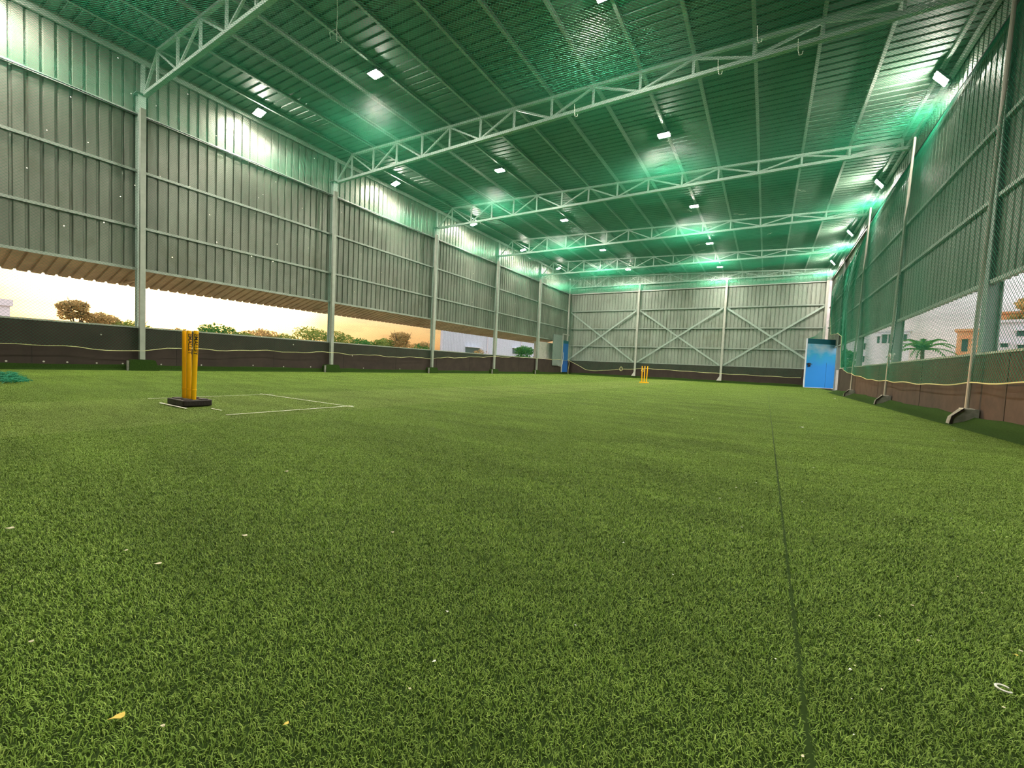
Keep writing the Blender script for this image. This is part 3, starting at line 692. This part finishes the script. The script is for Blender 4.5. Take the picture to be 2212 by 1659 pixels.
r1 = N(t, 'ShaderNodeMapRange'); t.links.new(n1.outputs[0], r1.inputs[0]); r1.inputs[1].default_value = .3; r1.inputs[2].default_value = .7; r1.inputs[3].default_value = .72; r1.inputs[4].default_value = 1.22
sx_ = N(t, 'ShaderNodeSeparateXYZ'); t.links.new(g.outputs['Position'], sx_.inputs[0])
# the worn pitch strip between the wickets is a paler, yellower mat
cmp_ = N(t, 'ShaderNodeMath', operation='COMPARE'); t.links.new(sx_.outputs['X'], cmp_.inputs[0]); cmp_.inputs[1].default_value = -4.72; cmp_.inputs[2].default_value = 1.02
mxp = N(t, 'ShaderNodeMix', data_type='RGBA'); mfac = N(t, 'ShaderNodeMath', operation='MULTIPLY'); t.links.new(cmp_.outputs[0], mfac.inputs[0]); mfac.inputs[1].default_value = .32
t.links.new(mfac.outputs[0], mxp.inputs[0]); t.links.new(rp.outputs[0], mxp.inputs[6]); mxp.inputs[7].default_value = (.34,.43,.12,1)
sc_ = N(t, 'ShaderNodeVectorMath', operation='SCALE'); t.links.new(mxp.outputs[2], sc_.inputs[0]); t.links.new(r1.outputs[0], sc_.inputs['Scale'])
t.links.new(sc_.outputs[0], b_.inputs['Base Color']); b_.inputs['Roughness'].default_value = .5; b_.inputs['Specular IOR Level'].default_value = .18
M['blade'] = mt
TILE = .5
src = bpy.data.collections.new('turf_patches')
def blade_patch(name, n, seed):
    rg = np.random.RandomState(seed)
    x = rg.uniform(-TILE/2, TILE/2, n); y = rg.uniform(-TILE/2, TILE/2, n); a = rg.uniform(0, 2*PI, n)
    cl_ = np.sin(x*70+seed)*np.cos(y*64+seed*2)*.5+.5
    h = rg.uniform(.0045, .0085, n)*(.8+.3*cl_); wd = rg.uniform(.0004, .0008, n); ln_ = rg.uniform(.0015, .006, n); cv = a + rg.uniform(-1.2, 1.2, n)
    dx, dy = np.cos(a), np.sin(a); px_, py_ = -dy, dx
    V = np.zeros((n, 6, 3)); 
    for k, (t_, ww) in enumerate(((0,1),(.6,.95),(1,.45))):
        cx = x + dx*ln_*t_**1.5 + (np.cos(cv)*ln_*.6*t_**3); cy_ = y + dy*ln_*t_**1.5 + (np.sin(cv)*ln_*.6*t_**3); cz = h*(t_*(1.35-.35*t_*t_*1.0))
        for s_, j in ((-1,0),(1,1)):
            V[:, 2*k+j, 0] = cx + s_*px_*wd*ww; V[:, 2*k+j, 1] = cy_ + s_*py_*wd*ww; V[:, 2*k+j, 2] = cz
    V[:, :, :2] = np.clip(V[:, :, :2], -TILE/2-.004, TILE/2+.004)
    base = np.arange(n)*6
    Fq = np.concatenate([np.stack([base, base+1, base+3, base+2], 1), np.stack([base+2, base+3, base+5, base+4], 1)])
    me = bpy.data.meshes.new(name); me.vertices.add(n*6); me.vertices.foreach_set('co', V.reshape(-1).astype(np.float32))
    me.loops.add(len(Fq)*4); me.loops.foreach_set('vertex_index', Fq.astype(np.int32).ravel()); me.polygons.add(len(Fq))
    me.polygons.foreach_set('loop_start', np.arange(len(Fq), dtype=np.int32)*4); me.update(calc_edges=True)
    at = me.attributes.new('tint', 'FLOAT', 'POINT'); tv = np.repeat(np.clip(rg.normal(.45,.22,n),0,1), 6); at.data.foreach_set('value', tv.astype(np.float32))
    me.materials.append(M['blade']); o = bpy.data.objects.new(name, me); src.objects.link(o); return o
for k in range(4): blade_patch('turf_patch', 24000, 11+k)
P = []; RZ = []
GAP = .0045
xs = [.09+GAP+TILE*(k+.5) for k in range(0, 5)] + [.09-GAP-TILE*(k+.5) for k in range(0, 26)]
ys = [-2.0+TILE*(k+.5) for k in range(0, 63)]
for x in xs:
    for y in ys:
        if x+TILE/2 > XPR+.15 or x-TILE/2 < XPL-.15 or y > YF-.2: continue
        P.append((x, y, .0015 if x > .09 else 0)); RZ.append((0,0,random.randrange(4)*PI/2))
me = bpy.data.meshes.new('artificial_turf'); me.from_pydata(P, [], []); 
ra = me.attributes.new('rot', 'FLOAT_VECTOR', 'POINT'); ra.data.foreach_set('vector', np.array(RZ, dtype=np.float32).ravel())
pa = me.attributes.new('pick', 'INT', 'POINT'); pa.data.foreach_set('value', np.random.randint(0, 4, len(P)).astype(np.int32))
tf = bpy.data.objects.new('artificial_turf', me); C.objects.link(tf)
tag(tf, 'short green artificial grass covering the whole floor of the hall', 'artificial grass', kind='stuff')
ng = bpy.data.node_groups.new('turf_scatter', 'GeometryNodeTree')
ng.interface.new_socket('Geometry', in_out='INPUT', socket_type='NodeSocketGeometry'); ng.interface.new_socket('Geometry', in_out='OUTPUT', socket_type='NodeSocketGeometry')
gi = ng.nodes.new('NodeGroupInput'); go = ng.nodes.new('NodeGroupOutput')
ci = ng.nodes.new('GeometryNodeCollectionInfo'); ci.inputs['Collection'].default_value = src; ci.inputs['Separate Children'].default_value = True; ci.inputs['Reset Children'].default_value = True
ip = ng.nodes.new('GeometryNodeInstanceOnPoints'); ip.inputs['Pick Instance'].default_value = True
na = ng.nodes.new('GeometryNodeInputNamedAttribute'); na.data_type = 'FLOAT_VECTOR'; na.inputs['Name'].default_value = 'rot'
nb = ng.nodes.new('GeometryNodeInputNamedAttribute'); nb.data_type = 'INT'; nb.inputs['Name'].default_value = 'pick'
er = ng.nodes.new('FunctionNodeEulerToRotation')
ng.links.new(gi.outputs[0], ip.inputs['Points']); ng.links.new(ci.outputs[0], ip.inputs['Instance'])
ng.links.new(na.outputs['Attribute'], er.inputs[0]); ng.links.new(er.outputs[0], ip.inputs['Rotation']); ng.links.new(nb.outputs['Attribute'], ip.inputs['Instance Index'])
ng.links.new(ip.outputs[0], go.inputs[0])
md_ = tf.modifiers.new('scatter', 'NODES'); md_.node_group = ng

# ------------------------------------------------------------------ outside
gr = MB().box(-180, 180, -60, 320, -3.3, -3.0).build('ground', M['ground']); tag(gr, kind='structure')
def leaf_mat(name, c1, c2):
    m = bpy.data.materials.new(name); m.use_nodes = True; t = m.node_tree; b = t.nodes['Principled BSDF']
    oi = N(t, 'ShaderNodeNewGeometry'); r = N(t, 'ShaderNodeValToRGB'); t.links.new(oi.outputs['Random Per Island'], r.inputs[0])
    r.color_ramp.elements[0].color = (*c1, 1); r.color_ramp.elements[1].color = (*c2, 1); t.links.new(r.outputs[0], b.inputs['Base Color']); b.inputs['Roughness'].default_value = .7
    b.inputs['Specular IOR Level'].default_value = .2
    ad = N(t, 'ShaderNodeAddShader'); tl = N(t, 'ShaderNodeBsdfTranslucent'); t.links.new(r.outputs[0], tl.inputs[0])
    ms = N(t, 'ShaderNodeMixShader'); ms.inputs[0].default_value = .45; t.links.new(b.outputs[0], ms.inputs[1]); t.links.new(tl.outputs[0], ms.inputs[2]); t.links.new(ms.outputs[0], t.nodes['Material Output'].inputs[0])
    t.nodes.remove(ad); return m
M['leaf'] = leaf_mat('green_leaves', (.10,.22,.04), (.40,.42,.10)); M['leafd'] = leaf_mat('deep_green_leaves', (.04,.16,.03), (.14,.34,.07)); M['leafr'] = leaf_mat('sunlit_leaves', (.32,.26,.10), (.68,.46,.20))
def tree(x, y, z0, ztp, rad, label, m='leaf', n=900, ls=.22, blobs=5, group='trees beyond the left opening', flat=.8, twigs=False):
    r = empty('tree', (x, y, z0)); tag(r, label, 'tree', group); H = ztp-z0; rg = random.Random(int(x*10+y*7))
    par(MB().tube([(0,0,0),(rad*.05,0,H*.35),(0,rad*.04,H*.7)], [.22,.16,.08], 8).build('trunk', M['trunk'], smooth=True), r)
    bl = [(0, 0, H-rad*.5, rad*.5)]
    for k in range(blobs*2):
        a_ = 2*PI*k/blobs+rg.uniform(0,.8); lv = k//blobs; q = rad*rg.uniform(.35,.75); br = rad*rg.uniform(.35,.55)
        bl.append((q*math.cos(a_), q*math.sin(a_), H-br*.8-q*.45-lv*rad*.7, br))
    b = MB()
    for k in range(n):
        bx, by, bz, br = bl[rg.randrange(len(bl))]
        v_ = Vector((rg.gauss(0,1), rg.gauss(0,1), rg.gauss(0,1))).normalized()*(rg.random()**.25)
        c_ = Vector((bx+v_.x*br, by+v_.y*br, bz+v_.z*br*flat))
        u_ = Vector((rg.gauss(0,1), rg.gauss(0,1), rg.gauss(0,.6))).normalized(); w_ = u_.cross(Vector((rg.gauss(0,1), rg.gauss(0,1), rg.gauss(0,1)))).normalized()
        s_ = ls*rg.uniform(.6,1.4); i_ = len(b.v)
        b.v += [tuple(c_-u_*s_), tuple(c_-w_*s_*.4), tuple(c_+u_*s_), tuple(c_+w_*s_*.4)]; b.f.append((i_,i_+1,i_+2,i_+3))
    par(mesh_obj('foliage', b.v, b.f, M[m]), r); 
    for q in range(7 if twigs else 2):
        a_ = rg.uniform(0,2*PI); l_ = rad*(rg.uniform(.6,1.1) if twigs else .3); zt = H*(.7 if not twigs else 1) - (rg.uniform(-.05,.5)*rad if twigs else 0)
        par(MB().tube([(0,0,H*.4),(l_*.4*math.cos(a_),l_*.4*math.sin(a_),H*.4+(zt-H*.4)*.6),(l_*math.cos(a_),l_*math.sin(a_),zt)], [.09,.05,.015], 5).build('branch', M['trunk']), r)
    return r
TT = [(-48.8,10.55,4.3,1.0,'spiky sunlit tree standing by itself left of the first left column','leafr',1),(-48.5,12.0,3.5,1.3,'low bush beside the spiky tree on the left','leafr',1),(-48.0,13.7,3.1,1.5,'sunlit bush just left of the first left column','leaf',1),
      (-46.1,19.7,3.45,1.7,'round dome tree behind the near stumps','leafd',0),(-44.8,23.2,3.3,1.8,'second dome tree right of the near stumps','leafr',0),
      (-42.2,26.9,3.9,2.1,'broad tree left of the second left column','leaf',0),(-40.8,29.2,3.6,1.8,'broad leafy tree right of the second left column','leaf',0),(-39.3,31.4,2.9,1.5,'low green tree between the second and third left columns','leafd',0),
      (-36.2,34.4,3.9,1.2,'tall twiggy tree before the pale blue shed','leafr',1),(-37.4,32.9,3.0,1.2,'round bush left of the twiggy tree before the shed','leaf',0),(-34.6,36.2,2.9,1.2,'small bush right of the twiggy tree before the shed','leafr',1),
      (-43.8,25.0,2.9,1.5,'low green tree between the dome trees and the second left column','leaf',0),(-47.3,17.0,2.7,1.6,'low bush right behind the first left column','leafr',0),(-44.9,21.5,2.75,1.2,'low tree filling the dip between the two dome trees','leaf',0)]
for (x, y, zt, rd, lb, m_, tw) in TT: tree(x, y, -3, zt, rd, lb, m_, n=2400, ls=.13, twigs=bool(tw))
# pale blue corrugated shed
sh = empty('shed_building', (-24.0, 27.25, -3)); tag(sh, 'pale blue corrugated shed beyond the left opening', 'building')
v, f = sheet(corrugation(0, 20, depth=.03), lambda u, d, r: (-d, u, r), [0, 8.6]); par(mesh_obj('shed_wall', v, f, M['shedw']), sh)
par(MB().prism([(-.04,.02),(-3.6,4.2),(-3.6,4.3),(-.04,.12)], 0, 8.6, 'z').build('end_wall', M['shedw']), sh)
par(MB().prism([(-.05,19.9),(-3.6,24.1),(-3.6,24.2),(-.05,20)], 0, 8.6, 'z').build('end_wall', M['shedw']), sh)
par(MB().prism([(.2,-.1),(-3.8,4.6),(-3.8,24.4),(.2,20.1)], 8.6, 8.7, 'z').build('shed_roof', M['shedw']), sh)
for yy in (.03, 6.9, 13.6): par(MB().box(.0,.08,yy,yy+.12,0,8.6).build('wall_trim', M['bwhite2']), sh)
for (y0, y1, z0, z1) in ((3.5,5.7,4.45,4.98),(11.9,15.6,4.75,5.35)):
    wn = MB().box(.0,.04,y0,y1,z0,z1).build('window', M['glass']); par(wn, sh)
    par(MB().box(0,.35,y0-.1,y1+.1,z1,z1+.05).build('window_hood', M['bwhite']), sh)
tree(-18.0, 31.3, -3, 2.35, 1.0, 'bright green shrub growing before the right end of the shed', 'leafd', n=1200, ls=.12)
tree(-15.6, 16.2, -3, 1.45, .5, 'small plant top peeping over the parapet by the third left column', 'leafd', n=300, ls=.07, group='plants over the parapet')
tree(-14.3, 19.7, -3, 1.42, .45, 'small flowering plant over the parapet by the fourth left column', 'leafr', n=300, ls=.06, group='plants over the parapet')
# building at the far left edge
bb = empty('white_house', (-71, 6.6, -3)); tag(bb, 'small grey-white house at the far left edge beyond the parapet', 'building')
par(MB().box(-5,0,-5,3.6,0,7.4).build('house_walls', M['bwhite2']), bb); par(MB().box(-5.2,.2,1.2,3.8,7.4,8.1).build('roof_parapet', M['bwhite2']), bb)
for q in (-.8, 1.6): par(MB().box(0,.06,q,q+.9,6.0,6.8).build('window', M['glass']), bb)
def facade(name, p0, p1, ztop_, depth, m, label, wins, extra=None, roof=None):
    a_, b2 = Vector((*p0, 0)), Vector((*p1, 0)); d_ = b2-a_; L = d_.length; an = math.atan2(d_.y, d_.x)
    r = empty(name, (a_.x, a_.y, -3), an); tag(r, label, 'building', None); H = ztop_+3
    par(MB().box(0, L, 0, depth, 0, H).build('walls', m), r)
    par(MB().box(-.15, L+.15, -.15, depth+.15, H, H+.18).build('roof_edge', roof or m), r)
    for (s0, s1, z0, z1) in wins:
        wn = MB().box(s0*L, s1*L, -.05, .02, z0+3, z1+3).build('window', M['glass']); par(wn, r)
        par(MB().box(s0*L-.08, s1*L+.08, -.25, .0, z1+3, z1+3.1).build('window_hood', m), r)
    return r
facade('apartment_building', (6.2,59.8), (12.55,58.69), 5.9, 12, M['bwhite'], 'white apartment building seen through the right opening',
       [(.38,.455,4.0,4.64),(.38,.455,2.6,3.25),(.66,.72,4.7,5.6),(.74,.80,4.7,5.6),(.86,.90,4.9,5.6),(.92,.96,4.9,5.6),(.60,.63,4.7,5.4)])
facade('apartment_wing', (4.6,57.2), (5.7,57.0), 3.9, 2.5, M['bwhite2'], 'low white building left of the apartment block in the right opening', [(.2,.8,1.0,2.6)])
tree(5.5, 44.5, -3, 3.2, 1.0, 'green tree just right of the open blue door', 'leafd', n=1200, ls=.16, group='trees beyond the right opening')
def palm(x, y, z0, zt):
    r = empty('palm_tree', (x, y, z0)); tag(r, 'green palm tree between the white and orange buildings', 'palm tree'); H = zt-z0
    par(MB().tube([(0,0,0),(.1,0,H*.5),(0,0,H*.93)], [.16,.13,.10], 8).build('trunk', M['trunk'], smooth=True), r)
    for k in range(21):
        a_ = 2*PI*k/21; up_ = [1.7,1.0,.45][k%3]; b = MB(); L = [1.0,1.5,1.8][k%3]
        cpts = [Vector((math.cos(a_)*L*t_, math.sin(a_)*L*t_, H*.9 + up_*L*t_ - (.55+.25*up_)*L*t_*t_)) for t_ in np.linspace(0,1,12)]
        b.tube(cpts, .015, 4, False)
        for j in range(1, 12):
            c_ = cpts[j]; d_ = (cpts[j]-cpts[j-1]).normalized(); sd = d_.cross(Vector((0,0,1))).normalized()
            for s_ in (-1,1):
                tip = c_ + sd*s_*.38*(1-j/14) + d_*.22 - Vector((0,0,.10)); i_ = len(b.v)
                b.v += [tuple(c_-d_*.085), tuple(c_+d_*.085), tuple(tip)]; b.f.append((i_,i_+1,i_+2))
        par(mesh_obj('frond', b.v, b.f, M['leafd']), r)
palm(9.0, 38.95, -3, 3.45); 
tree(8.5, 38.6, -3, 2.0, .8, 'green bush at the foot of the palm', 'leafd', n=600, ls=.14, group='trees beyond the right opening')
facade('orange_house', (13.15,48.25), (15.6,47.4), 4.95, 3, M['borange'], 'orange-brown house left of the near grey-green column', [(.12,.25,3.3,4.3),(.5,.62,3.3,4.3)], roof=M['borange'])
facade('white_villa', (12.95,43.1), (17.5,41.4), 5.05, 3.5, M['bwhite2'], 'white house with small windows at the right edge', [(.20,.27,3.35,3.6),(.34,.42,4.1,4.45),(.46,.60,4.05,4.45),(.36,.5,3.2,3.5),(.70,.85,4.05,4.45)])
facade('orange_roof_house', (18.3,57.3), (24,55.5), 7.4, 6, M['borange'], 'house with an orange roof behind the white house at the right edge', [(.1,.2,5.6,6.5)])
tree(20.2, 56.0, -3, 9.0, 1.8, 'orange-leaved tree top above the white house at the right edge', 'leafr', n=1500, ls=.25, group='trees beyond the right opening')
